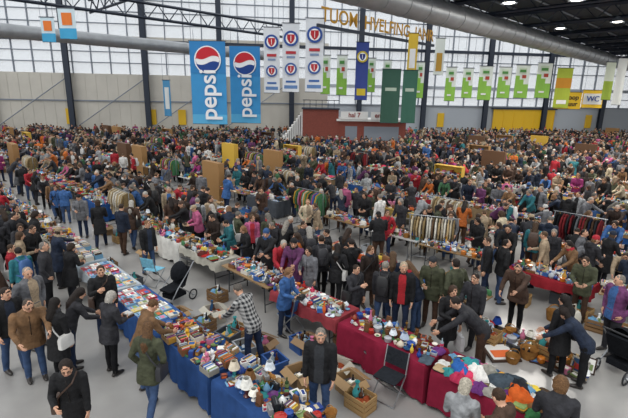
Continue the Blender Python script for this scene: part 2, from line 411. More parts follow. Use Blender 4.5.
def i_vase(b,x,y):
    hh=U(.15,.34);r=U(.04,.08);c=rc() if R()<.7 else wc()
    b.lathe([(r*.6,0),(r,hh*.25),(r*.95,hh*.45),(r*.35,hh*.75),(r*.35,hh*.88),(r*.55,hh),(r*.45,hh),(r*.28,hh*.85)],(x,y,0),12,1,c)
def i_glass(b,x,y):
    hh=U(.12,.18);r=U(.028,.04);c=jit(h('afc0c8'),.3)
    b.lathe([(r*.9,0),(r*.85,.004),(.006,.012),(.005,hh*.45),(r*.8,hh*.6),(r,hh*.8),(r*.85,hh),(r*.75,hh),(r*.9,hh*.8),(r*.5,hh*.6)],(x,y,0),8,1,c)
def i_bottle(b,x,y):
    c=jit(random.choice([h('2c4a2c'),h('4a2b18'),h('9fb0b8'),h('1f2226')]),.2);hh=U(.22,.3)
    b.lathe([(.036,0),(.038,.02),(.038,hh*.6),(.014,hh*.75),(.014,hh),(.008,hh)],(x,y,0),10,1,c)
    b.lathe([(.0385,hh*.2),(.0385,hh*.5)],(x,y,0),10,0,rc(),cap=False)
def i_candle(b,x,y):
    hh=U(.18,.35);c=jit(h('a07c34'),.2)
    b.lathe([(.05,0),(.05,.01),(.012,.03),(.02,hh*.3),(.01,hh*.4),(.018,hh*.7),(.035,hh*.8),(.012,hh*.82),(.012,hh)],(x,y,0),8,3,c)
def i_lamp(b,x,y):
    hh=U(.3,.45);c=rc()
    b.lathe([(.07,0),(.07,.015),(.025,.05),(.045,hh*.3),(.012,hh*.55),(.01,hh*.7)],(x,y,0),10,1,c)
    b.lathe([(.13,hh*.55),(.07,hh),(.065,hh),(.125,hh*.55)],(x,y,0),14,2,wc())
def book(b,x,y,z,w,d,t,rot):
    c=rc()
    b.box((x,y,z+t/2),(w,d,t),0,c,rot)
    b.box((x,y,z+t/2),(w*.97,d*1.01,t*.75),0,h('d8d0bc'),rot)
    p=Vector((x,y,z+t+.0008)); b.box(p,(w*.7,d*.3,.0016),0,rc(),rot)
def i_book(b,x,y):
    z=0
    for k in range(random.choice([1,1,2,4])):
        t=U(.015,.04);book(b,x,y,z,U(.13,.17),U(.19,.24),t,RZ(U(-.4,.4)+(1.57 if R()<.3 else 0))); z+=t+.002
def bookrow(b,x0,x1,y,dep=.2):
    L=x1-x0; cc=random.choice([h('9a7648'),h('27508c'),h('c8c4b8'),h('6c5035'),h('6a98b4')])
    for sx,sy,lx,ly in((0,-1,L,.01),(0,1,L,.01),(-1,0,.01,dep),(1,0,.01,dep)):
        b.box(((x0+x1)/2+sx*L/2,y+sy*dep/2,.06),(lx,ly,.12),0,cc)
    x=x0+.012
    while x<x1-.03:
        t=U(.012,.028);hh=U(.13,.19);c=rc() if R()<.7 else wc()
        b.box((x+t/2,y,hh/2+.004),(t*.94,dep*.86,hh),0,c)
        b.box((x+t/2,y+.002,hh/2+.006),(t*.7,dep*.84,hh),0,h('e4dccc'))
        x+=t
def i_box(b,x,y):
    d=(U(.08,.2),U(.08,.18),U(.04,.16)); c=rc(); r=RZ(U(0,3))
    b.box((x,y,d[2]/2),d,0,c,r); b.box((x,y,d[2]+.002),(d[0]*.8,d[1]*.6,.004),0,rc(),r); b.box((x,y,d[2]*.45),(d[0]*1.01,d[1]*.7,d[2]*.5),0,rc(),r)
def i_crate(b,x,y):
    w_,d,hh=U(.28,.4),U(.22,.3),U(.1,.16); c=random.choice([h('a98558'),h('8f6f48'),h('8e8a80'),h('d4d0c4'),h('7a4e2c'),h('2f5c9c')]); r=RZ(U(-.2,.2))
    for sx,sy,lx,ly in((0,-1,w_,.012),(0,1,w_,.012),(-1,0,.012,d),(1,0,.012,d)):
        p=r@Vector((sx*w_/2,sy*d/2,0)); b.box((x+p.x,y+p.y,hh/2),(lx,ly,hh),0,c,r)
    q=-w_/2+.03
    while q<w_/2-.02:
        t=U(.012,.04); p=r@Vector((q+t/2,U(-.01,.01),0)); b.box((x+p.x,y+p.y,hh*.55),(t*.9,d*.8,hh*U(.9,1.4)),0,rc(),r); q+=t
def i_radio(b,x,y):
    r=RZ(U(-.5,.5)); c=random.choice([h('1f2226'),h('6b4528'),h('888888')])
    b.box((x,y,.08),(.26,.09,.16),0,c,r)
    for q in(-.08,.08):
        p=r@Vector((q,-.046,.0)); b.ell((x+p.x,y+p.y,.08),(.042,.006,.042),0,h('55585c'),nu=10,nv=4,rot=r)
    b.tube([(x+(r@Vector((-.1,0,0))).x,y+(r@Vector((-.1,0,0))).y,.16),(x,y,.205),(x+(r@Vector((.1,0,0))).x,y+(r@Vector((.1,0,0))).y,.16)],.006,3,h('888888'),n=5)
def i_frame(b,x,y):
    w_,hh=U(.18,.35),U(.2,.38); r=RZ(U(-.6,.6))@Matrix.Rotation(-.3 if R()<.6 else -1.5,3,'X'); c=random.choice([h('8a6a2c'),h('3a2416'),h('b8b4a8'),h('1f2226')])
    z=hh/2*abs((r@Vector((0,0,1))).z)+.012
    for q,wd in((1,w_),( -1,w_)):
        p=r@Vector((0,0,q*hh/2)); b.box((x+p.x,y+p.y,z+p.z),(w_+.03,.02,.03),0,c,r)
        p=r@Vector((q*w_/2,0,0)); b.box((x+p.x,y+p.y,z+p.z),(.03,.02,hh),0,c,r)
    b.box((x,y,z),(w_,.008,hh),0,rc(),r)
    p=r@Vector((0,-.006,-hh*.1)); b.box((x+p.x,y+p.y,z+p.z),(w_*.7,.004,hh*.4),0,rc(),r)
def i_teddy(b,x,y):
    c=jit(random.choice([h('8e5f35'),h('c4ad84'),h('c87690'),h('d8d8d8'),h('6b4528'),h('d8a83a')]),.15); s=U(.7,1.2)
    b.ell((x,y,.08*s),(.06*s,.055*s,.08*s),2,c); b.ell((x,y-.01,.19*s),(.055*s,.05*s,.05*s),2,c); b.ell((x,y-.055*s,.18*s),(.022*s,.02*s,.018*s),2,h('f0e4cc'),nu=6,nv=4)
    for q in(-1,1):
        b.ell((x+q*.04*s,y,.235*s),(.02*s,.012*s,.02*s),2,c,nu=6,nv=4); b.tube([(x+q*.05*s,y,.13*s),(x+q*.09*s,y-.05*s,.09*s)],[.024*s,.02*s],2,c,n=6); b.tube([(x+q*.04*s,y-.03*s,.03*s),(x+q*.06*s,y-.11*s,.03*s)],[.028*s,.026*s],2,c,n=6)
def i_shoe(b,x,y):
    c=random.choice([h('1f2226'),h('5b3a22'),h('b8b8b8'),h('9a2a28'),h('2d4f98'),h('8a6a45'),h('2b2320')]); a=U(-.4,.4); r=RZ(a)
    for q in(-.05,.05):
        P=[Vector((q,-.12,.035)),Vector((q,-.04,.035)),Vector((q,.05,.045)),Vector((q,.11,.05))]
        b.tube([(Vector((x,y,0))+r@p) for p in P],[.032,.038,.034,.034],0,c,n=8)
        p=r@Vector((q,.09,0)); b.lathe([(.033,.04),(.034,.09),(.03,.1),(.025,.1),(.025,.05)],(x+p.x,y+p.y,0),8,0,c)
        p=r@Vector((q,0,.006)); b.box((x+p.x,y+p.y,.006),(.065,.27,.012),0,h('c0bdb5') if R()<.3 else h('111111'),r)
def i_basket(b,x,y):
    r=U(.1,.16);c=jit(h('9a6e3c'),.2);hh=U(.09,.16)
    b.lathe([(r*.75,0),(r*.9,hh*.5),(r,hh),(r*1.04,hh+.01),(r*.95,hh),(r*.8,hh*.4),(r*.6,.02)],(x,y,0),14,2,c)
    b.tube([(x+r*math.cos(a),y,hh+r*1.1*math.sin(a)) for a in [math.pi*i/6 for i in range(7)]],.009,2,c,n=5)
def i_clock(b,x,y):
    b.box((x,y,.11),(.16,.07,.22),0,h('6b4528'),None,.8); b.ell((x,y-.035,.13),(.055,.012,.055),1,h('f2eedd'),nu=12,nv=4); b.box((x,y-.05,.14),(.004,.004,.045),0,h('111111')); b.lathe([(.09,0),(.085,.02)],(x,y,0),8,0,h('4a2e18'))
def i_heap(b,x,y,s=1):
    c=rc(); nu,nv=14,5; a0=U(0,6); rx,ry,hh=U(.12,.24)*s,U(.1,.18)*s,U(.05,.13)*s; rs=[]; f1=random.choice([3,4,5]); 
    for k in range(nv):
        q=k/(nv-1); rr=math.cos(q*1.45); ring=[]
        for i in range(nu):
            a=2*math.pi*i/nu; w_=1+.16*math.sin(f1*a+a0)+.1*math.sin(7*a+q*4)
            px,py=rx*rr*w_*math.cos(a),ry*rr*w_*math.sin(a)
            ring.append((x+px*math.cos(a0)-py*math.sin(a0),y+px*math.sin(a0)+py*math.cos(a0),.003+hh*math.sin(q*1.57)*(1+.15*math.sin(5*a+a0))))
        rs.append(ring)
    b.rings(rs,2,c)
def i_fold(b,x,y):
    z=0; r=RZ(U(-.3,.3)); n=random.choice([1,2,3,4]); 
    for k in range(n):
        t=U(.025,.045); c=rc(); w_,d=U(.24,.3),U(.22,.3)
        pr=[]
        for zz,k2 in((0,.93),(t*.3,1),(t*.75,1),(t,.92)):
            pr.append([tuple(Vector((x,y,z+zz))+r@Vector((w_/2*k2*math.copysign(abs(math.cos(a))**.35,math.cos(a)),d/2*k2*math.copysign(abs(math.sin(a))**.35,math.sin(a)),0))) for a in [2*math.pi*(i+.5)/12 for i in range(12)]])
        b.rings(pr,2,c); z+=t
def i_bag(b,x,y):
    c=rc(); r=RZ(U(-.6,.6)); pr=[]
    for zz,k2 in((0,.9),(.02,1),(.14,.95),(.2,.6),(.21,.3)):
        pr.append([tuple(Vector((x,y,zz))+r@Vector((.15*(.7+.3*k2)*math.copysign(abs(math.cos(a))**.5,math.cos(a)),.06*k2*math.copysign(abs(math.sin(a))**.5,math.sin(a)),0))) for a in [2*math.pi*i/12 for i in range(12)]])
    b.rings(pr,0,c); b.tube([Vector((x,y,0))+r@Vector((q,0,z)) for q,z in((-.08,.19),(-.06,.3),(.06,.3),(.08,.19))],.008,0,c,n=5)
def i_car(b,x,y):
    c=rc(); r=RZ(U(0,3)); b.box((x,y,.035),(.16,.07,.035),1,c,r); b.box((x,y,.065),(.09,.06,.03),1,c,r,.75)
    for q in(-.05,.05):
        for e in(-.035,.035):
            p=r@Vector((q,e,0)); b.ell((x+p.x,y+p.y,.018),(.018,.008,.018),0,h('151515'),nu=6,nv=4,rot=r)
def i_ball(b,x,y): 
    r=U(.03,.07); b.ell((x,y,r),(r,r,r),1,rc(),nu=10,nv=8)
def i_pot(b,x,y):
    r=U(.08,.12);c=random.choice([h('b0322a'),h('aaacb0'),h('2d4f98'),h('c8762a'),h('333638')]);b.lathe([(r*.9,0),(r,.02),(r,.12),(r*1.03,.125),(r*.9,.14),(.02,.15),(.02,.17),(.01,.175)],(x,y,0),14,1,c)
    for q in(-1,1): b.tube([(x+q*r*.95,y-.03,.1),(x+q*(r+.035),y,.1),(x+q*r*.95,y+.03,.1)],.007,1,c,n=5)
def i_disc(b,x,y):
    for k in range(random.choice([1,2,3])):
        r=RZ(U(-.5,.5)+(1.57 if R()<.3 else 0)); dx,dy=U(-.04,.04),U(-.04,.04); z=.004+k*.009
        b.box((x+dx,y+dy,z),(U(.12,.2),U(.14,.26),.008),0,rc() if R()<.7 else wc(),r); b.box((x+dx,y+dy,z+.005),(.08,.1,.003),0,rc(),r)
KIN={
 'crockery_collection':([i_plate,i_plate,i_bowl,i_bowl,i_cup,i_cup,i_teapot,i_vase,i_glass,i_box,i_pot,i_crate],.15),
 'glassware_collection':([i_glass,i_glass,i_glass,i_bowl,i_vase,i_bottle,i_plate,i_box],.12),
 'secondhand_clothes_pile':([i_heap,i_heap,i_fold,i_fold],.2),
 'toy_collection':([i_teddy,i_box,i_car,i_ball,i_box,i_car,i_box,i_disc,i_crate],.16),
 'shoe_collection':([i_shoe,i_shoe,i_shoe,i_bag,i_heap],.22),
 'bric_a_brac_collection':([i_vase,i_candle,i_frame,i_lamp,i_basket,i_clock,i_pot,i_box,i_teapot,i_bottle,i_bowl,i_book,i_radio,i_box,i_disc,i_disc,i_crate,i_car,i_heap,i_teddy,i_box,i_ball,i_cup,i_plate],.18),
 'book_collection':([i_book,i_book,i_disc,i_crate,i_disc],.2),
 'handbag_collection':([i_bag,i_heap,i_shoe,i_box,i_disc],.22),
 'mixed_flea_market_goods':([i_box,i_disc,i_crate,i_heap,i_book,i_cup,i_car,i_vase,i_fold,i_bag,i_plate,i_radio,i_bottle,i_frame,i_basket,i_teddy,i_ball,i_pot],.19),
}
SCL={'crockery_collection':.75,'glassware_collection':.85,'secondhand_clothes_pile':.85,'toy_collection':.75,'shoe_collection':.85,'bric_a_brac_collection':.75,'book_collection':.85,'handbag_collection':.8,'mixed_flea_market_goods':.78}
GOODS={}
for kn,(fs_,st) in KIN.items():
    GOODS[kn]=[]
    sf=SCL[kn]
    for vv in range(4 if kn!='book_collection' else 5):
        b=MB()
        if kn=='book_collection' and vv in(0,1,2):
            for rr in(-.25,0,.25) if vv<2 else (-.2,):
                x=-.95
                while x<.8:
                    L=U(.3,.5); L=min(L,.95-x); 
                    if R()<.85: bookrow(b,x,x+L,rr)
                    else: i_disc(b,x+L/2,rr)
                    x+=L+.02
            if vv==2:
                for k in range(12): i_book(b,-.88+k*.16,.1+U(-.05,.12))
        elif kn=='book_collection' and vv==4:
            for r_,yy in enumerate((-.28,-.05,.19)):
                x=-.92
                while x<.9:
                    w_=U(.13,.17); t=U(.01,.06); cc=random.choice([h('eeece6'),h('3f6ea8'),h('7fa8c8'),h('c8c4b4'),h('b03a40'),h('2e3138'),h('d8c070'),h('4a7a50')])
                    rt=RZ(U(-.06,.06)); b.box((x+w_/2,yy,t/2),(w_,.21,t),0,cc,rt); b.box((x+w_/2,yy,t/2),(w_*.98,.213,t*.7),0,h('e4dccc'),rt)
                    b.box((x+w_/2,yy+.03,t+.001),(w_*.75,.08,.002),0,rc(),rt); b.box((x+w_/2,yy-.06,t+.001),(w_*.6,.02,.002),0,rc(),rt)
                    x+=w_+U(.01,.03)
        else:
            x=-.92
            while x<.94:
                y=-.32
                while y<.33:
                    if R()<.97:
                        o=len(b.v); random.choice(fs_)(b,0,0); k=sf*U(.8,1.15); dx,dy=x+U(-.03,.03),y+U(-.02,.02)
                        for q in range(o,len(b.v)):
                            p=b.v[q]; b.v[q]=(p[0]*k+dx,p[1]*k+dy,p[2]*k)
                    y+=st*sf
                x+=st*sf*U(.85,1.1)
            if kn in('secondhand_clothes_pile',):
                for k in range(14): 
                    o=len(b.v); i_heap(b,U(-.7,.7),U(-.15,.15),1.2)
                    for q in range(o,len(b.v)): b.v[q]=(b.v[q][0],b.v[q][1],b.v[q][2]+.05)
        GOODS[kn].append(b.mesh(kn,GM))
def table_mesh(kind):
    b=MB(); wood=h('8f7350') if kind!='white' else h('b8b8b6')
    b.box((0,0,.735),(2.0,.78,.03),0,wood)
    b.box((0,0,.70),(1.8,.6,.04),0,h('5a4630'))
    for sx in(-.8,.8):
        for sy in(-.3,.3): b.tube([(sx,sy,0.012),(sx*.95,sy,.7)],.016,3,h('55585c'),n=6)
        b.tube([(sx*.985,-.3,.2),(sx*.985,.3,.2)],.012,3,h('55585c'),n=6)
    if kind in('cloth','short'):
        zb=.06 if kind=='cloth' else .5
        per=[]
        for i in range(20): per.append((-1+2*i/20,-.39,0,-1))
        for i in range(8): per.append((1,-.39+.78*i/8,1,0))
        for i in range(20): per.append((1-2*i/20,.39,0,1))
        for i in range(8): per.append((-1,.39-.78*i/8,-1,0))
        rs=[]
        for q,z in((0,.756),(0.008,.75),(.02,.67),(.03,(zb+.6)/2),(.035,zb)):
            ring=[]
            for k,(x,y,nx,ny) in enumerate(per):
                o=q+(q*1.0*math.sin(k*1.9)+q*.5*math.sin(k*.7) if q>.01 else 0)+.002
                ring.append((x*(1+o/1.0),y*(1+o/.39),z+(.03*math.sin(k*.5)+.02*math.sin(k*1.3) if z==zb else 0)))
            rs.append(ring)
        b.rings(rs[::-1],4,(.5,.5,.5),cap=False)
        b.add(rs[0],[tuple(range(len(per)))],4)
    return b.mesh('table_'+kind,GM)
TB={k:table_mesh(k) for k in('cloth','short','wood','white')}
CLC=[h(x) for x in('8a262e','2c5088','c0beb4','b0ada2','ccc9c0','26405f','8a2a3a','3a5c46','a89e80','4a4e54','98a0a6','6a8aa4','7a6850','c8a860')]
# open shelving unit packed with goods
def shelf_mesh(c1):
    b=MB(); c=h(c1)
    for sx in(-.75,.75): b.box((sx,0,.95),(.035,.34,1.9),0,c)
    b.box((0,.165,.95),(1.5,.012,1.9),0,jit(c,.2))
    for z in(.08,.5,.92,1.34,1.88):
        b.box((0,0,z),(1.5,.34,.03),0,c)
        if z<1.8:
            x=-.7
            while x<.68:
                w_=U(.05,.16); hh=U(.12,.34); b.box((x+w_/2,-.02,z+.016+hh/2),(w_*.92,U(.15,.28),hh),0,rc()); b.box((x+w_/2,-.02,z+.016+hh*.6),(w_*.93,.285,hh*.2),0,wc()); x+=w_
    return b.mesh('shelf',GM)
SH=[shelf_mesh('9a7446'),shelf_mesh('c8a23c'),shelf_mesh('5a3e28')]
def box_mesh(c1,plastic=False,slats=False):
    b=MB(); t=.012; w_,d,hh=.42,.32,.3
    c=h(c1)
    b.box((0,0,t/2+.002),(w_,d,t),0,c)
    if slats:
        for z in(.06,.15,.24):
            for sx,sy,lx,ly in((0,-1,w_,t),(0,1,w_,t),(-1,0,t,d),(1,0,t,d)): b.box((sx*w_/2,sy*d/2,z),(lx,ly,.07),0,jit(c,.15))
        for sx in(-1,1):
            for sy in(-1,1): b.box((sx*(w_/2-.02),sy*(d/2-.02),hh/2),(.03,.03,hh),0,jit(c,.15))
    else:
        for sx,sy,lx,ly in((0,-1,w_,t),(0,1,w_,t),(-1,0,t,d),(1,0,t,d)): b.box((sx*w_/2,sy*d/2,hh/2),(lx,ly,hh),0,c)
        if not plastic:
            for sg in(-1,1):
                b.box((0,sg*(d/2+.07),hh-.02),(w_*.98,.15,.008),0,c,Matrix.Rotation(-sg*.5,3,'X')); b.box((sg*(w_/2+.06),0,hh-.03),(.13,d*.98,.008),0,c,Matrix.Rotation(sg*.6,3,'Y'))
        else:
            b.box((0,-d/2,hh),(w_+.03,.03,.025),0,c); b.box((0,d/2,hh),(w_+.03,.03,.025),0,c); b.box((-w_/2,0,hh),(.03,d,.025),0,c); b.box((w_/2,0,hh),(.03,d,.025),0,c)
    o=len(b.v)
    for k in range(7): random.choice([i_heap,i_book,i_box,i_bottle,i_vase])(b,U(-.1,.1),U(-.06,.06))
    for q in range(o,len(b.v)): x,y,z=b.v[q]; b.v[q]=(max(-.2,min(.2,x)),max(-.15,min(.15,y)),z+.14)
    return b.mesh('box',GM)
BX=[('cardboard_box',box_mesh('9f8058')),('cardboard_box',box_mesh('84694a')),('cardboard_box',box_mesh('b3aea0')),('plastic_crate',box_mesh('2f5490',True)),('plastic_crate',box_mesh('9ea2a6',True)),('plastic_crate',box_mesh('4a4e54',True)),('wooden_crate',box_mesh('a08052',False,True)),('wooden_crate',box_mesh('7a5c3c',False,True))]
def rack_mesh(pal):
    b=MB(); g=h('8a8d90')
    for sx in(-.75,.75):
        b.tube([(sx,-.25,.02),(sx,.25,.02)],.015,3,g,n=6); b.tube([(sx,0,.02),(sx,0,1.55)],.015,3,g,n=6)
    b.tube([(-.8,0,1.55),(.8,0,1.55)],.015,3,g,n=6); b.tube([(-.75,0,.15),(.75,0,.15)],.012,3,g,n=6)
    x=-.66
    while x<.68:
        c=jit(h(random.choice(pal)),.2); L=U(.65,1.05); wd=U(.19,.23)
        b.tube([(x,0,1.56),(x,0,1.5)],.004,3,g,n=4)
        pr=[]
        for z,hw,th in((1.5,.03,.012),(1.46,wd*.7,.025),(1.42,wd,.03),(1.2,wd*.85,.03),(1.45-L*.7,wd*.95,.034),(1.45-L,wd*1.1,.04)):
            pr.append([(x+th*math.cos(a)*(1+.3*math.sin(z*30)),hw*math.sin(a),z) for a in [2*math.pi*i/10 for i in range(10)]])
        b.rings(pr,2,c)
        for sy in(-1,1): b.tube([(x,sy*wd*.9,1.41),(x+U(-.02,.02),sy*(wd+.05),1.15),(x,sy*(wd+.04),.92)],[.03,.035,.028],2,c,n=6)
        x+=U(.07,.11)
    return b.mesh('rack',GM)
RK=[rack_mesh(['b5ab96','a38e6a','c4c0b4','84704e','5d4a38']),rack_mesh(['1c2438','2b2d31','463428','6b2428','565a5e','17181b']),rack_mesh(['a05a78','b8b4aa','2f5490','9c2a2c','3f6a4a','b08a38','2b2d31'])]
def chair_mesh(cs):
    b=MB(); c=h(cs); g=h('a8aaac')
    for sx in(-.22,.22):
        b.tube([(sx,.2,.015),(sx,-.18,.46),(sx,-.26,.86)],.013,3,g,n=6); b.tube([(sx,-.24,.015),(sx,.2,.45)],.013,3,g,n=6)
    b.tube([(-.22,.2,.02),(.22,.2,.02)],.011,3,g,n=6); b.tube([(-.22,-.24,.02),(.22,-.24,.02)],.011,3,g,n=6); 
    b.rings([[(-.22,-.18,.46),(.22,-.18,.46),(.22,.2,.45),(-.22,.2,.45)],[(-.22,-.18,.475),(.22,-.18,.475),(.22,.2,.465),(-.22,.2,.465)]],2,c)
    b.rings([[(-.22,-.19,.56),(.22,-.19,.56),(.22,-.205,.56),(-.22,-.205,.56)],[(-.22,-.255,.85),(.22,-.255,.85),(.22,-.27,.85),(-.22,-.27,.85)]],2,c)
    return b.mesh('chair',GM)
CH=[chair_mesh('7fbfd8'),chair_mesh('26292e'),chair_mesh('c8c8c8'),chair_mesh('3a5c8f')]
def stroller_mesh():
    b=MB(); k=h('1d1f23'); g=h('9a9da0')
    for sx in(-.27,.27):
        for y,r in((-.38,.13),(.42,.1)):
            P=[(sx,y+r*math.cos(a),r+.012+r*math.sin(a)) for a in [2*math.pi*i/14 for i in range(15)]]
            b.tube(P,.018,0,k,n=6,round_=False); b.tube([(sx-.02,y,r+.01),(sx+.02,y,r+.01)],.03,3,g,n=8)
            for a in range(4): b.tube([(sx,y,r+.01),(sx,y+r*math.cos(a*1.57+.4),r+.01+r*math.sin(a*1.57+.4))],.005,3,g,n=4)
        b.tube([(sx,.42,.12),(sx*.9,.1,.45),(sx*.85,-.35,.85),(sx*.85,-.5,1.02)],.014,3,g,n=6); b.tube([(sx,-.38,.14),(sx*.9,.05,.5)],.014,3,g,n=6)
    b.tube([(-.23,-.5,1.02),(.23,-.5,1.02)],.018,0,k,n=6)
    b.rings([[(-.19,-.2,.42),(.19,-.2,.42),(.19,.28,.36),(-.19,.28,.36)],[(-.2,-.22,.47),(.2,-.22,.47),(.2,.3,.42),(-.2,.3,.42)]],2,k)
    b.rings([[(-.2,-.18,.42),(.2,-.18,.42),(.19,-.12,.44),(-.19,-.12,.44)],[(-.2,-.42,.88),(.2,-.42,.88),(.19,-.37,.9),(-.19,-.37,.9)]],2,k)
    rs=[]
    for q in range(7):
        a=rad(-10+q*20); ring=[]
        for i in range(9):
            e=math.pi*i/8; ring.append((.23*math.cos(e),-.25+.32*math.sin(a)*math.sin(e)*.9+0,.72+.36*math.sin(e)*math.cos(a)*.9))
        rs.append(ring)
    for q in range(6):
        for i in range(8):
            b.add([rs[q][i],rs[q][i+1],rs[q+1][i+1],rs[q+1][i]],[(0,1,2,3)],2,k)
    b.box((0,0,.24),(.38,.45,.12),2,k)
    return b.mesh('stroller',GM)
STR=stroller_mesh()

occ=[]
def free(x,y,d=.5):
    return all((x-a)**2+(y-b_)**2>d*d for a,b_ in occ)
wallA=math.atan2(16,110)
def wally(x): return 50+(x+50)*16/110
def kiosk(x,y): return -5.6<x<9.8 and 43.4<y<50.2
def vis(x,y,m=50):
    px,py=proj(x,y,.9)
    return -m<px<628+m and py<480
def empty(n):
    e=bpy.data.objects.new(n,None); COL.objects.link(e); return e
E_crowd=empty('crowd_of_shoppers'); E_st=empty('distant_market_stalls')
RA,RB=3.65,6.5; PER=5.7
tabs=[]
near_kind={
 (0,0,0):('bric_a_brac_collection',0,'cloth','2c4878'),(0,0,1):('toy_collection',0,'cloth','2c4878'),(0,0,2):('book_collection',4,'cloth','34548a'),(0,0,3):('book_collection',4,'short','a8b0b6'),(0,0,4):('book_collection',0,'short','9aa6ae'),(0,0,5):('toy_collection',1,'short','b8b4a8'),(0,0,6):('bric_a_brac_collection',2,'cloth','b8b4a8'),(0,0,7):('crockery_collection',1,'short','b8b4a8'),
 (0,1,0):('secondhand_clothes_pile',0,'cloth','7e2036'),(0,1,1):('bric_a_brac_collection',3,'cloth','7e2036'),(0,1,2):('crockery_collection',2,'short','8a3a40'),(0,1,3):('crockery_collection',3,'wood','e8e6e0'),(0,1,4):('mixed_flea_market_goods',2,'short','b0aca0'),(0,1,5):('mixed_flea_market_goods',0,'cloth','d2d0ca'),(0,1,6):('bric_a_brac_collection',0,'short','b0aca0'),
 (1,0,0):('bric_a_brac_collection',2,'floor','3a3430'),(1,0,1):('mixed_flea_market_goods',2,'wood','ffffff'),(1,0,2):('shoe_collection',1,'wood','4a4e55'),
}
kinds=list(GOODS)
for k in range(0,12):
    for row in(0,1):
        t=(RA if row==0 else RB)+PER*k
        base=(-4.5 if row==0 else -2.2) if k==0 else ((-2.6 if row==0 else 3.2) if k==1 else 14+U(-1,1)+k*3)
        i=0; s=base
        while s>-62:
            nk=near_kind.get((k,row,i))
            tj=t+(0 if nk else U(-.14,.14))
            x,y=ST(s,tj)
            if y>4.6 and y<wally(x)-2.5 and abs(x)<58 and vis(x,y,70) and not kiosk(x,y):
                dd=math.hypot(x,y); far=dd>17
                par=E_st if far else None
                if nk: kd,vr,tb,cc=nk; cc=h(cc)
                else:
                    kd=random.choice(kinds+['crockery_collection','mixed_flea_market_goods','mixed_flea_market_goods','bric_a_brac_collection','toy_collection']); vr=random.randrange(4); tb=random.choice(['cloth','short','short','wood','wood','white']); cc=random.choice(CLC)
                q=R()
                if q<.11 and not nk and far:
                    inst('clothes_rack',random.choice(RK),(x,y,0),rad(-45),1,None,None,par)
                elif q<.19 and not nk and dd>22:
                    inst('shelving_unit',random.choice(SH),(x,y,0),rad(-45+(180 if row else 0)),1,None,None,par)
                else:
                    j=U(-4,4) if not nk else U(-1.5,1.5)
                    if tb=='floor':
                        b=MB(); b.rings([[(-1.05,-.5,.004),(1.05,-.52,.004),(1.02,.5,.004),(-1.07,.48,.004)],[(-1.04,-.49,.012),(1.04,-.51,.012),(1.01,.49,.012),(-1.06,.47,.012)]],4)
                        inst('sale_blanket',b.mesh('sale_blanket',GM),(x,y,0),rad(-45),1,cc)
                        inst(kd,GOODS[kd][vr],(x,y,.013),rad(-45),1.15)
                    else:
                        inst('market_table',TB[tb],(x,y,0),rad(-45+j),1,cc,None,par)
                        inst(kd,GOODS[kd][vr],(x,y,.757),rad(-45+j+(180 if R()<.5 else 0)),1,None,None,par)
                tabs.append((x,y))
                if R()<.75:
                    n_,m_=random.choice(BX); tt=t+(.8 if row==0 else -.8); xx,yy=ST(s+U(-.6,.6),tt)
                    if math.hypot(xx,yy)>8: inst(n_,m_,(xx,yy,0),rad(-45+U(-8,8)),U(.9,1.1),None,None,par); occ.append((xx,yy))
            s-=2.14 if i%4!=3 else (2.25 if k==0 else 2.8); i+=1

def PP(px,py,hh,face,key,coat,**kw):
    g=G(px,py,hh*.99); s=hh/1.715
    t=(g.x+g.y)/S2; s_=(g.x-g.y)/S2
    for k in range(0,8):
        for tc_ in(RA+PER*k,RB+PER*k):
            if abs(t-tc_)<.62: t=tc_+(.64 if t>tc_ else -.64)
    x,y=ST(s_,t)
    occ.append((x,y)); return person(key,x,y,face,s,coat,**kw)
PP(42,243,1.76,-60,'m_pock','charcoal',hair='77716b')
PP(26,268,1.8,-110,'m_pock','grey',hair='8b847b',pant='charcoal')
PP(3,288,1.75,-120,'m_stand','black')
PP(24,294,1.74,-140,'m_bald_browse','tan',pant='jean',hair='4a4038')
PP(52,300,1.66,-20,'f_coat','black',pant='black',hair='1a1411',acc='2a2a2e')
PP(105,294,1.66,-30,'f_hold','charcoal',pant='black',hair='a9a49b',name='woman_in_patterned_coat')
PP(100,266,1.74,-150,'m_phone','black',hair='3c2a1d')
PP(145,324,1.7,-8,'f_parka','olive',pant='jean',hair='5c4128',name='woman_in_green_parka')
PP(68,354,1.68,190,'f_glass','black',pant='black',hair='241a14',acc='1c1d20')
PP(252,285,1.75,60,'m_plaid','ltgrey',hair='57514b',pant='djean',name='man_in_plaid_shirt')
PP(321,328,1.72,170,'m_stand','black',pant='jean',hair='7b746b',acc='2b2d31')
PP(404,262,1.78,165,'m_stand','black',acc='a01d26',pant='djean',hair='a89880')
PP(435,256,1.78,150,'m_beanie','olive',pant='brown',acc='2b2d31')
PP(452,284,1.68,-170,'f_walk','black',bag='d8d8d8',hair='3c2a1d')
PP(478,272,1.7,130,'m_walk','charcoal',pant='black',hair='241a14')
PP(569,296,1.68,20,'f_coat','black',pant='black',hair='1a1411',acc='1c1d20')
PP(622,276,1.78,100,'m_pock','purple',pant='charcoal',hair='7b746b')
PP(464,384,1.58,-30,'f_hold','ltgrey',hair='b0a898',acc='8a5a6a',bag='3a2a2a',pant='djean',name='grey_haired_woman_in_light_jacket')
PP(567,376,1.66,-25,'f_curly','charcoal',hair='6a4c2f')
PP(512,396,1.66,40,'m_hold','brown',hair='3c2a1d')
PP(370,246,1.66,-160,'f_coat','dkbrown',hair='5c4128',name='woman_in_fur_coat')
PP(352,240,1.7,20,'m_phone','black'); PP(337,244,1.68,-15,'f_parka','black'); PP(322,236,1.74,10,'m_back','charcoal')
PP(310,246,1.66,150,'f_walk','grey'); PP(263,240,1.7,200,'m_browse','red',hair='a9a49b',name='man_in_red_vest'); PP(252,215,1.66,190,'f_shop','pink')
PP(389,208,1.72,170,'f_parka','red',name='woman_in_red_coat'); PP(490,238,1.74,80,'m_stand','black'); PP(506,240,1.76,-90,'m_pock','black')
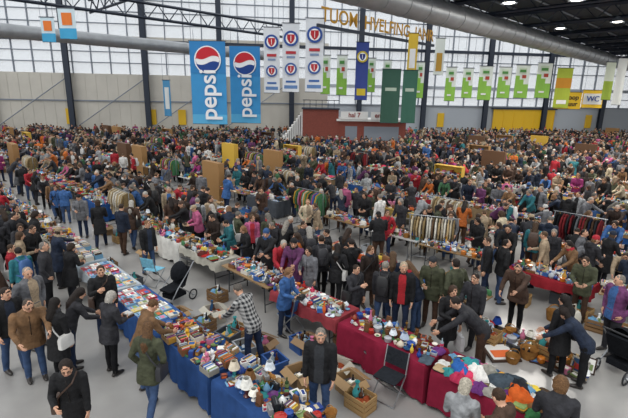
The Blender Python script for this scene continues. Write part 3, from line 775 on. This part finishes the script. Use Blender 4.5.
PP(547,232,1.72,60,'m_walk','beige'); PP(536,222,1.7,-30,'f_back','teal'); PP(577,240,1.68,100,'f_browse','tan')
PP(197,198,1.72,10,'m_back','ltgrey'); PP(170,198,1.66,30,'f_coat','brown'); PP(182,196,1.7,-10,'m_beanie','dkbrown'); PP(146,198,1.7,0,'f_parka','brown')
PP(120,205,1.7,-20,'m_stand','navy'); PP(97,200,1.7,20,'f_walk','black'); PP(237,212,1.7,-60,'m_phone','olive'); PP(283,222,1.68,-20,'f_browse','black')
PP(505,212,1.68,40,'f_curly','cream'); PP(610,232,1.7,-80,'f_beanie','black'); PP(75,225,1.7,-40,'f_beanie','navy'); PP(16,232,1.68,-50,'f_walk','beige')
PP(420,262,1.7,60,'f_browse','navy'); PP(300,262,1.64,-120,'f_hold','blue'); PP(600,300,1.66,60,'f_bend','navy')
PP(385,262,1.7,-20,'m_back','charcoal'); PP(455,205,1.75,70,'m_cap','black'); PP(136,302,1.7,-50,'m_browse','tan',hair='5c4128')
PP(64,290,1.66,-50,'f_browse','charcoal'); PP(520,262,1.72,130,'m_bald_browse','brown'); PP(592,252,1.7,140,'m_hold','olive')
nP=0
for k in range(-1,12):
    ta,tb_=RB+PER*k+.66, RA+PER*(k+1)-.66
    for t0,t1,dens,vend in((ta,tb_,.8,False),(RA+PER*k+.85,RB+PER*k-.85,.32,True)):
        if k==-1 and vend: continue
        s=25; ph0=U(0,6)
        while s>-64:
            s-=.47 if not vend else .6
            lanes=[(t0,1),(t0+(t1-t0)*.36,0),(t0+(t1-t0)*.68,0),(t1,2)] if not vend else [((t0+t1)/2,0)]
            for tl,side in lanes:
                x,y=ST(s+U(-.18,.18),tl+(U(-.14,.14) if side==0 else (U(0,.12) if side==1 else -U(0,.12))))
                d=math.hypot(x,y)
                if y<7.5 or y>wally(x)-1.5 or abs(x)>58 or kiosk(x,y) or not vis(x,y,60): continue
                px,py=proj(x,y,1.7); pf=proj(x,y,0)[1]
                pr=dens*min(1,max(.0,(d-8.5)/5)+.12)*(1+.3*math.sin(s*.55+ph0)+.25*math.sin(s*1.7+ph0*2))
                if d>34: pr=max(pr,.72)
                if px>495 and pf>300: pr*=.2
                if px<140 and pf>330: pr*=.3
                if 150<px<225 and 262<pf<340: pr=0
                if R()>pr or not free(x,y,.48): continue
                occ.append((x,y))
                if side==0 or R()<.3: key=random.choice(STANDK); face=random.choice([45,225,-45,135,-135,45])+U(-40,40)
                else:
                    key=random.choice(BROWK); face=(135 if side==1 else -45)+U(-30,30)
                near=d<14
                person(key,x,y,face,U(.9,1.06),random.choice(CW),parent=None if near else E_crowd); nP+=1
for _ in range(900):
    x=U(-46,55); y=U(37,60)
    if y>wally(x)-1.5 or kiosk(x,y) or not vis(x,y,40): continue
    t=(x+y)/S2; ph=(t-RA)%PER
    if ph<.7 or PER-ph<.7 or abs(ph-(RB-RA))<.7: continue
    if not free(x,y,.5): continue
    occ.append((x,y)); person(random.choice(STANDK),x,y,U(0,360),U(.9,1.06),random.choice(CW),parent=E_crowd); nP+=1
print('PEOPLE',nP,'TABLES',len(tabs))

g=G(155,284); inst('folding_chair',CH[0],(g.x,g.y,0),rad(-20))
g=G(175,302); inst('baby_stroller',STR,(g.x,g.y,0),rad(150))
g=G(620,372); inst('baby_stroller',STR,(g.x,g.y,0),rad(-60))
g=G(290,330); inst('folding_chair',CH[3],(g.x,g.y,0),rad(60))
g=G(388,398); inst('folding_chair',CH[1],(g.x,g.y,0),rad(140))
g=G(370,365); inst('folding_chair',CH[1],(g.x,g.y,0),rad(100))
for px,py,i in((238,338,6),(262,352,1),(245,358,4),(350,392,0),(335,376,2),(215,320,2),(345,345,7),(308,352,1),(228,345,5),(275,372,3),(300,385,0),(205,330,7),(360,408,6)):
    g=G(px,py); n_,m_=BX[i]; inst(n_,m_,(g.x,g.y,0),rad(-45+U(-15,15)),1.05)
g=G(430,262); inst('clothes_rack',RK[0],(g.x,g.y,0),rad(-20))
g=G(590,270); inst('clothes_rack',RK[1],(g.x,g.y+1,0),rad(-45))

def one(fn,name,px,py,sc_=1.0,rz=0):
    b=MB(); fn(b,0,0); g=G(px,py); return inst(name,b.mesh(name,GM),(g.x,g.y,0),rz,sc_)
one(i_basket,'wicker_basket',528,358,1.5); one(i_frame,'framed_picture',500,354,1.8); one(i_vase,'ceramic_vase',545,340,1.6); one(i_pot,'enamel_pot',487,330,1.5)
one(i_basket,'wicker_basket',552,320,1.5); one(i_bag,'leather_suitcase',568,328,2.0,.4); one(i_frame,'framed_picture',478,325,1.6); one(i_basket,'wicker_basket',512,362,1.2)
for px,py,i in((488,342,6),(560,304,5),(580,318,6),(470,312,7),(458,304,1),(596,330,7),(545,356,6)):
    g=G(px,py); n_,m_=BX[i]; inst(n_,m_,(g.x,g.y,0),rad(-45+U(-12,12)),1.05)

# ------------------------------------------------------------------ building
FL=bpy.data.materials.new('concrete_floor'); FL.use_nodes=True; nt=FL.node_tree; bb=nt.nodes['Principled BSDF']
tc=nt.nodes.new('ShaderNodeTexCoord'); n1=nt.nodes.new('ShaderNodeTexNoise'); n1.inputs['Scale'].default_value=.6; n1.inputs['Detail'].default_value=9
nt.links.new(tc.outputs['Object'],n1.inputs['Vector']); rp=nt.nodes.new('ShaderNodeValToRGB'); rp.color_ramp.elements[0].position=.3; rp.color_ramp.elements[1].position=.7
rp.color_ramp.elements[0].color=(*h('848280'),1); rp.color_ramp.elements[1].color=(*h('a8a6a2'),1)
nt.links.new(n1.outputs['Fac'],rp.inputs[0]); nt.links.new(rp.outputs[0],bb.inputs['Base Color']); bb.inputs['Roughness'].default_value=.32
b=MB(); b.add([(-90,-12,0),(90,-12,0),(90,90,0),(-90,90,0)],[(0,1,2,3)],0); me=b.mesh('floor',[FL],False,False); inst('floor',me)

M_beige=mat('cladding_beige',col=h('bebab0'),rough=.6,noise=.05,nscale=.6); M_grey=mat('cladding_grey',col=h('a9b0b8'),rough=.6)
M_steel=mat('dark_blue_steel',col=h('222b3a'),rough=.5); M_mull=mat('window_mullion',col=h('7b828c'),rough=.5); M_yel=mat('yellow_paint',col=h('d8ae20'),rough=.5)
M_glass=mat('window_glass',col=h('d8dee4'),rough=.1,alpha=.3); M_duct=mat('galvanised_duct',col=h('a4a7aa'),rough=.4,metal=.55,noise=.1,nscale=2)
M_deck=mat('roof_deck',col=h('373b42'),rough=.8); M_brick=mat('red_brick_paint',col=h('7c3f34'),rough=.8,noise=.15,nscale=8); M_white=mat('white_paint',col=h('e2e2df'),rough=.5)
BM=[M_beige,M_grey,M_steel,M_mull,M_yel,M_glass,M_duct,M_deck,M_brick,M_white]
W=Matrix.Translation((-50,50,0))@Matrix.Rotation(wallA,4,'Z')
def wobj(b,name):
    o=inst(name,b.mesh(name,BM,False,False)); o.matrix_world=W; return o
def bx(b,x0,x1,y0,y1,z0,z1,m): b.box(((x0+x1)/2,(y0+y1)/2,(z0+z1)/2),(x1-x0,y1-y0,z1-z0),m)
b=MB()
bx(b,-20,52,0,.3,0,7.4,0); bx(b,-20,52,0,.3,10.9,11.6,0)
bx(b,52,125,0,.3,0,4.3,1); bx(b,52,125,0,.3,6.4,6.8,1)
for x in np.arange(-20,52,1.2): bx(b,x,x+.06,-.03,0,0.1,7.3,0)
bx(b,-20,125,-.1,0,4.25,4.4,3)
wobj(b,'wall_back')
b=MB(); bx(b,-20,52,.1,.14,7.4,10.9,5); bx(b,-20,125,.1,.14,11.6,19,5); bx(b,52,125,.1,.14,4.3,11.6,5); wobj(b,'window_1')
b=MB()
for x in np.arange(-20,125,2.1):
    z0=7.4 if x<52 else 4.3; bx(b,x,x+.1,-.02,.25,z0,19,3)
for z in (8.6,9.8,12.9,14.2,15.5,16.8,18.1): bx(b,-20,125,-.02,.25,z,z+.1,3)
for z in(5.4,): bx(b,52,125,-.02,.25,z,z+.09,3)
bx(b,-20,125,-.2,.2,10.9,11.25,2); wobj(b,'trim_1')
b=MB()
for x in np.arange(-4.2,125,8.6):
    bx(b,x-.3,x+.3,-.75,-.71,0,18,2); bx(b,x-.3,x+.3,-.4,-.36,0,18,2); bx(b,x-.04,x+.04,-.72,-.38,0,18,2)
    bx(b,x-.45,x+.45,-.85,-.76,0.02,1.2,4)
wobj(b,'trim_2')
b=MB()
for x in np.arange(-4.2,40,8.6):
    b.tube([(x,-.5,1),(x+8.6,-.5,7)],.06,3,n=6)
wobj(b,'trim_3')
def wx_at(px):
    for i in range(0,1300):
        lx=i*.1; p=W@Vector((lx,0,3)); 
        if proj(p.x,p.y,3)[0]>=px: return lx
    return 120
x0,x1=wx_at(492),wx_at(552)
b=MB(); bx(b,x0,x1,-.3,-.15,0,4.0,4)
for x in np.linspace(x0,x1,7): bx(b,x-.05,x+.05,-.35,-.3,0,4.0,4)
bx(b,x0-.3,x1+.3,-.4,-.12,4.0,4.22,2); wobj(b,'door_1')
b=MB()
for px in(66,148,178,437,585):
    xx=wx_at(px); bx(b,xx,xx+.9,-.2,-.05,1.6,3.4,4)
wobj(b,'trim_4')
b=MB()
P=[(-6,17),(42,65),(100,70),(100,17)]
b.add([(x,y,11.6) for x,y in P]+[(x,y,11.9) for x,y in P],[(0,1,2,3),(7,6,5,4),(0,4,5,1),(1,5,6,2),(2,6,7,3),(3,7,4,0)],7)
inst('ceiling',b.mesh('ceiling',BM,False,False))
b=MB()
for k in range(0,11):
    ex,ey=-4+k*4.3,19+k*4.3
    L=min(60,(ey-12)*1.41)
    d=Vector((1,-1,0)).normalized()
    a=Vector((ex,ey,11.35)); c=a+d*L
    b.tube([a,c],.16,2,n=4,round_=False)
    b.tube([a-Vector((0,0,.9)),c-Vector((0,0,.9))],.09,2,n=4,round_=False)
    q=0
    while q<L-1.6:
        b.tube([a+d*q,a+d*(q+.8)-Vector((0,0,.9)),a+d*(q+1.6)],.05,2,n=4,round_=False); q+=1.6
for k in range(0,20):
    a=Vector((-6,17,11.5))+Vector((1,-1,0)).normalized()*k*2.2; b.tube([a,a+Vector((47,47,0))],.07,3,n=4,round_=False)
inst('roof_truss',b.mesh('roof_truss',BM,False,False))
def truss(p0,p1,z,hh,name,m=2):
    b=MB(); a=Vector((*p0,z)); c=Vector((*p1,z)); d=(c-a); L=d.length; d.normalize(); up=Vector((0,0,hh))
    b.tube([a,c],.13,m,n=4,round_=False); b.tube([a+up,c+up],.13,m,n=4,round_=False)
    q=0
    while q<L-2: b.tube([a+d*q,a+d*(q+1)+up,a+d*(q+2)],.06,m,n=4,round_=False); q+=2
    inst(name,b.mesh(name,BM,False,False))
truss((-36,20),(-3,53),11.6,1.2,'roof_truss'); truss((-26,12),(14,52),13.2,1.2,'roof_truss'); truss((-32,46),(0,14),14.2,1.2,'roof_truss')
truss((-24,50),(6,20),13.4,1.2,'roof_truss')
def duct(p0,p1,z,r,name):
    b=MB(); a=Vector((*p0,z)); c=Vector((*p1,z)); d=c-a; L=d.length; d.normalize()
    b.tube([a,c],r,6,n=24,round_=False)
    q=0
    while q<L:
        b.tube([a+d*q,a+d*(q+.08)],r*1.035,6,n=24,round_=False); q+=1.8
    q=1
    while q<L:
        p=a+d*q; b.tube([p+Vector((0,0,r)),p+Vector((0,0,r+1.2))],.02,2,n=4,round_=False); q+=5.4
    inst(name,b.mesh(name,BM,True,False))
duct((-32,26.3),(-5,53.3),9.6,.52,'ventilation_duct')
duct((-1,18.3),(43,62.3),9.75,.64,'ventilation_duct')
for x,y in((10,25),(13,24),(19,30),(17,33),(26,37),(31,42),(22,28),(35,46),(29,32)):
    b=MB(); b.lathe([(.1,.35),(.14,.3),(.2,.25),(.42,.0),(.38,.02),(.15,.22)],(0,0,0),16,3)
    b.tube([(0,0,.35),(0,0,1.1)],.02,2,n=4); me=b.mesh('high_bay_lamp',BM+[ ],True,False)
    o=inst('high_bay_lamp',me,(x,y,10.1))
    b=MB(); b.ell((0,0,.06),(.3,.3,.08),0,nu=14,nv=6)
    em=bpy.data.materials.get('lamp_bulb') or mat('lamp_bulb',col=(1,.95,.85),emit=12)
    c=inst('bulb',b.mesh('bulb',[em],True,False),(0,0,0)); c.parent=o

# ------------------------------------------------------------------ banners
def flat(col,rough=.7): 
    n='banner_'+col
    return bpy.data.materials.get(n) or mat(n,col=h(col),rough=rough,noise=.04,nscale=1.5)
def txt(s,size,m,rot=0,mirror=False):
    cu=bpy.data.curves.new('lettering','FONT'); cu.body=s; cu.size=size; cu.align_x='CENTER'; cu.align_y='CENTER'; cu.extrude=.01; cu.offset=size*.015
    o=bpy.data.objects.new('lettering_tmp',cu); COL.objects.link(o)
    me=bpy.data.meshes.new_from_object(o.evaluated_get(bpy.context.evaluated_depsgraph_get())); bpy.data.objects.remove(o)
    o=bpy.data.objects.new('lettering',me); COL.objects.link(o); me.materials.clear(); me.materials.append(m)
    o.rotation_euler=(rad(90),rad(rot),0)
    if mirror: o.scale=(-1,1,1)
    return o
kx,ky=3.9,47.0
b=MB()
bx(b,-1.6,5.2,-2,2,0,2.9,8); bx(b,-1.8,5.4,-2.2,2.2,2.9,3.1,9); bx(b,-5.2,-1.6,-2.1,2,0,4.0,8); bx(b,-5.3,-1.5,-2.2,2.1,4.0,4.12,2)
bx(b,-1.4,1.3,-2.3,-2.2,3.1,3.85,9); bx(b,1.6,4.0,-2.3,-2.2,3.1,3.85,9); bx(b,1,4.5,-2.03,-2,1,2.4,3); bx(b,-.9,.3,-2.03,-2,1,2.4,3)
for q in np.arange(-5.1,-1.5,.6): bx(b,q,q+.05,-2.1,-2.05,4.1,4.9,2)
bx(b,-5.2,-1.6,-2.1,-2.05,4.85,4.92,2)
for i in range(12): bx(b,-7.9+i*.22,-7.6+i*.22,-1.5,-.3,0,.3+i*.3,9)
ko=inst('brick_kiosk',b.mesh('kiosk',BM,False,False),(kx,ky,0))
for s_,lx in(('hal 7',-.05),('entree',2.8)):
    t=txt(s_,.62,flat('8a2018')); t.parent=ko; t.location=(lx,-2.33,3.5)
def banner(px,ptop,pbot,wpx,dist,stripes,name='hanging_banner',yaw=0):
    d=MR@Vector((px-314,-(ptop-209),-F)); k=dist/d.y; top=Vector((d.x*k,dist,H+d.z*k))
    d2=MR@Vector((px-314,-(pbot-209),-F)); k2=dist/d2.y; zb=H+d2.z*k2
    w_=wpx/F*dist*1.0; hh=top.z-zb
    b=MB(); mats=[]; 
    nseg=10; nx=6
    def wave(u,v): return .05*math.sin(u*6+v*2)*(1-v)
    for li,(u0,u1,v0,v1,hx) in enumerate(stripes):
        mm=flat(hx); 
        if mm not in mats: mats.append(mm)
        mi=mats.index(mm)
        vs=[];fs=[]
        for j in range(nseg+1):
            for i in range(nx+1):
                u=u0+(u1-u0)*i/nx; v=v0+(v1-v0)*j/nseg
                vs.append(((u-.5)*w_,wave(u,v)-.012*li,zb+v*hh))
        for j in range(nseg):
            for i in range(nx): a=j*(nx+1)+i; fs.append((a,a+1,a+nx+2,a+nx+1))
        b.add(vs,fs,mi)
    mats.append(M_steel)
    b.tube([(-w_/2-.05,0,zb+hh),(w_/2+.05,0,zb+hh)],.035,len(mats)-1,n=6)
    b.tube([(-w_/2,0,zb),(w_/2,0,zb)],.025,len(mats)-1,n=6)
    for q in(-.45,.45): b.tube([(q*w_,0,zb+hh),(q*w_,0,zb+hh+3)],.012,len(mats)-1,n=4)
    o=inst(name,b.mesh(name,mats,False,False),(top.x,dist,0),rad(yaw)); return o,w_,hh,zb
M_wt=flat('f4f4f4')
for px,t_,b_,wp,ds in((207,41,124,34,36),(244.5,46,123,29,40)):
    o,w_,hh,zb=banner(px,t_,b_,wp,ds,[(0,1,0,1,'3a93cc'),(0,1,0,.12,'5ab0dc'),(0,1,.62,1,'2d82c0')])
    t=txt('pepsi',w_*.68,M_wt,-90); t.parent=o; t.location=(0,-.12,zb+hh*.36)
    r=w_*.34
    mb=MB(); cz=zb+hh*.78
    mb.add([(r*1.1*math.cos(2*math.pi*i/28),-.085,cz+r*1.1*math.sin(2*math.pi*i/28)) for i in range(28)],[tuple(range(28))],1)
    def disc(f0,f1,m,yy):
        vs=[];n=20
        for i in range(n+1):
            x=-r+2*r*i/n; q=math.sqrt(max(0,r*r-x*x)); a=max(-q,min(q,f0(x))); c=max(-q,min(q,f1(x))); vs+=[(x,yy,cz+a),(x,yy,cz+c)]
        mb.add(vs,[(2*i,2*i+2,2*i+3,2*i+1) for i in range(n)],m)
    disc(lambda x:r*.18+.15*math.sin(3*x/r)*r,lambda x:9,0,-.10); disc(lambda x:-9,lambda x:-r*.25+.15*math.sin(3*x/r)*r,2,-.10)
    c=inst('round_emblem',mb.mesh('emblem',[flat('c8202f'),M_wt,flat('14408c')],False,False)); c.parent=o
def crest(o,w_,hh,zb,vv,c1,c2,k=.36):
    mb=MB(); r=w_*k; cz=zb+hh*vv
    for rr,m,yy in((r*1.2,0,-.09),(r*.85,1,-.1)):
        mb.add([(rr*math.cos(2*math.pi*i/24),yy,cz+rr*math.sin(2*math.pi*i/24)) for i in range(24)],[tuple(range(24))],m)
    sh=[(-.9,.9),(.9,.9),(.9,0),(.55,-.7),(0,-1.15),(-.55,-.7),(-.9,0)]
    mb.add([(r*.68*a,-.11,cz+r*.68*c) for a,c in sh],[tuple(range(6,-1,-1))],2)
    mb.box((0,-.12,cz),(r*.1,.01,r*.9),1)
    c=inst('coat_of_arms_emblem',mb.mesh('emblem',[flat(c1),M_wt,flat(c2)],False,False)); c.parent=o
for px,t_,b_,wp in((271.5,27,93,15),(291,23,92,16),(315,18,92,17)):
    o,w_,hh,zb=banner(px,t_,b_,wp,37,[(0,1,0,1,'dde1e6'),(.1,.9,.05,.1,'5f83b4'),(.2,.8,.14,.17,'3565a8'),(.25,.75,.5,.53,'7f93b4'),(.2,.8,.56,.6,'b8303a')])
    crest(o,w_,hh,zb,.78,'2a4f9a','b8202c'); crest(o,w_,hh,zb,.34,'3a5c9c','b8303a',.3)
o,w_,hh,zb=banner(363,42,100,12,40,[(0,1,0,1,'2c3f86'),(.15,.85,.08,.2,'c4ae2a')]); crest(o,w_,hh,zb,.75,'c4ae2a','27377a')
for px,t_,b_,wp,c1 in((392,69,123,18,'2b5344'),(411,70,123,14,'2f5e4e')):
    o,w_,hh,zb=banner(px,t_,b_,wp,42,[(0,1,0,1,c1),(.2,.8,.6,.66,'a9b8a8')])
GF=[(326,55,94,9),(342.5,55,95,10),(372,58,92,8),(388,60,93,8),(421,62,98,8),(452,67,101,10),(469,68,98,10),(487,66,100,13),(506,67,98,12),(524,65,98,13),(546,63,98,14)]
for px,t_,b_,wp in GF:
    o,w_,hh,zb=banner(px,t_,b_,wp,44,[(0,1,0,1,'dce4dc'),(0,1,0,.42,'86b848'),(0,.6,.42,.56,'86b848'),(0,.3,.56,.68,'86b848'),(.2,.75,.74,.92,'c9d8c0'),(.25,.6,.15,.2,'e2e2e2'),(.45,.75,.6,.7,'a8402f'),(.25,.7,.78,.86,'4d8a42')])
banner(566,68,108,15,44,[(0,1,0,1,'a8b838'),(0,1,.5,.75,'c88a1e'),(.2,.8,.1,.2,'f2f2f2')])
banner(441,38,75,9,44,[(0,1,0,1,'d4dbd4'),(.2,.8,.1,.6,'b28a34')]); banner(414,33,72,9,44,[(0,1,0,1,'cfae34'),(.2,.8,.1,.6,'e2e2e2')])
banner(612,62,100,9,44,[(0,1,0,1,'c9d2c0'),(0,1,0,.5,'90a838')]); banner(624,58,105,9,44,[(0,1,0,1,'d8dcda')])
banner(46.5,17,42,13,34,[(0,1,0,1,'c8dce4'),(0,1,0,.35,'3ea0cc'),(.2,.8,.45,.85,'e0762a')]); banner(65.5,8,39,16,32,[(0,1,0,1,'cfe0e6'),(0,1,0,.35,'3ea0cc'),(.2,.8,.45,.85,'e0762a')])
banner(166,80,116,7,46,[(0,1,0,1,'4a90bc'),(.2,.8,.2,.8,'d8dcda')])
o,w_,hh,zb=banner(569,92,109,26,46,[(0,1,0,1,'dcb41a')],'hanging_sign'); t=txt('te koop',w_*.24,flat('141414')); t.parent=o; t.location=(0,-.1,zb+hh*.68); t=txt('te huur',w_*.24,flat('141414')); t.parent=o; t.location=(0,-.1,zb+hh*.3)
o,w_,hh,zb=banner(594,90,108,20,46.4,[(0,1,0,1,'dcb41a'),(.05,.95,.2,.8,'d8dad8')],'hanging_sign'); t=txt('WC',w_*.35,flat('14408c')); t.parent=o; t.location=(0,-.1,zb+hh*.5)
b=MB(); b.box((0,0,0),(17,.15,.25),2); o=inst('lettering_beam',b.mesh('beam',BM,False,False),(6,42,10.5),rad(45))
t=txt('TUOM  HVELFING  IANR',1.5,flat('b8861e')); t.parent=o; t.location=(0,-.1,.8)

# ------------------------------------------------------------------ light
w=bpy.data.worlds.new('world'); sc.world=w; w.use_nodes=True; bg=w.node_tree.nodes['Background']; bg.inputs[0].default_value=(.94,.97,1,1); bg.inputs[1].default_value=1.08
def light(t,name,loc,rot,e,**k):
    l=bpy.data.lights.new(name,t); l.energy=e
    for a,v in k.items(): setattr(l,a,v)
    o=bpy.data.objects.new(name,l); COL.objects.link(o); o.location=loc; o.rotation_euler=rot; return o
light('SUN','skylight_sun',(0,0,20),(rad(25),rad(-20),0),1.2,angle=rad(25),color=(1,.98,.95))
for x,y in((12,22),(14,26),(24,34),(34,44),(22,24),(34,34)):
    light('AREA','high_bay_light',(x,y,10.0),(0,0,0),950,size=3,color=(1,.95,.88))
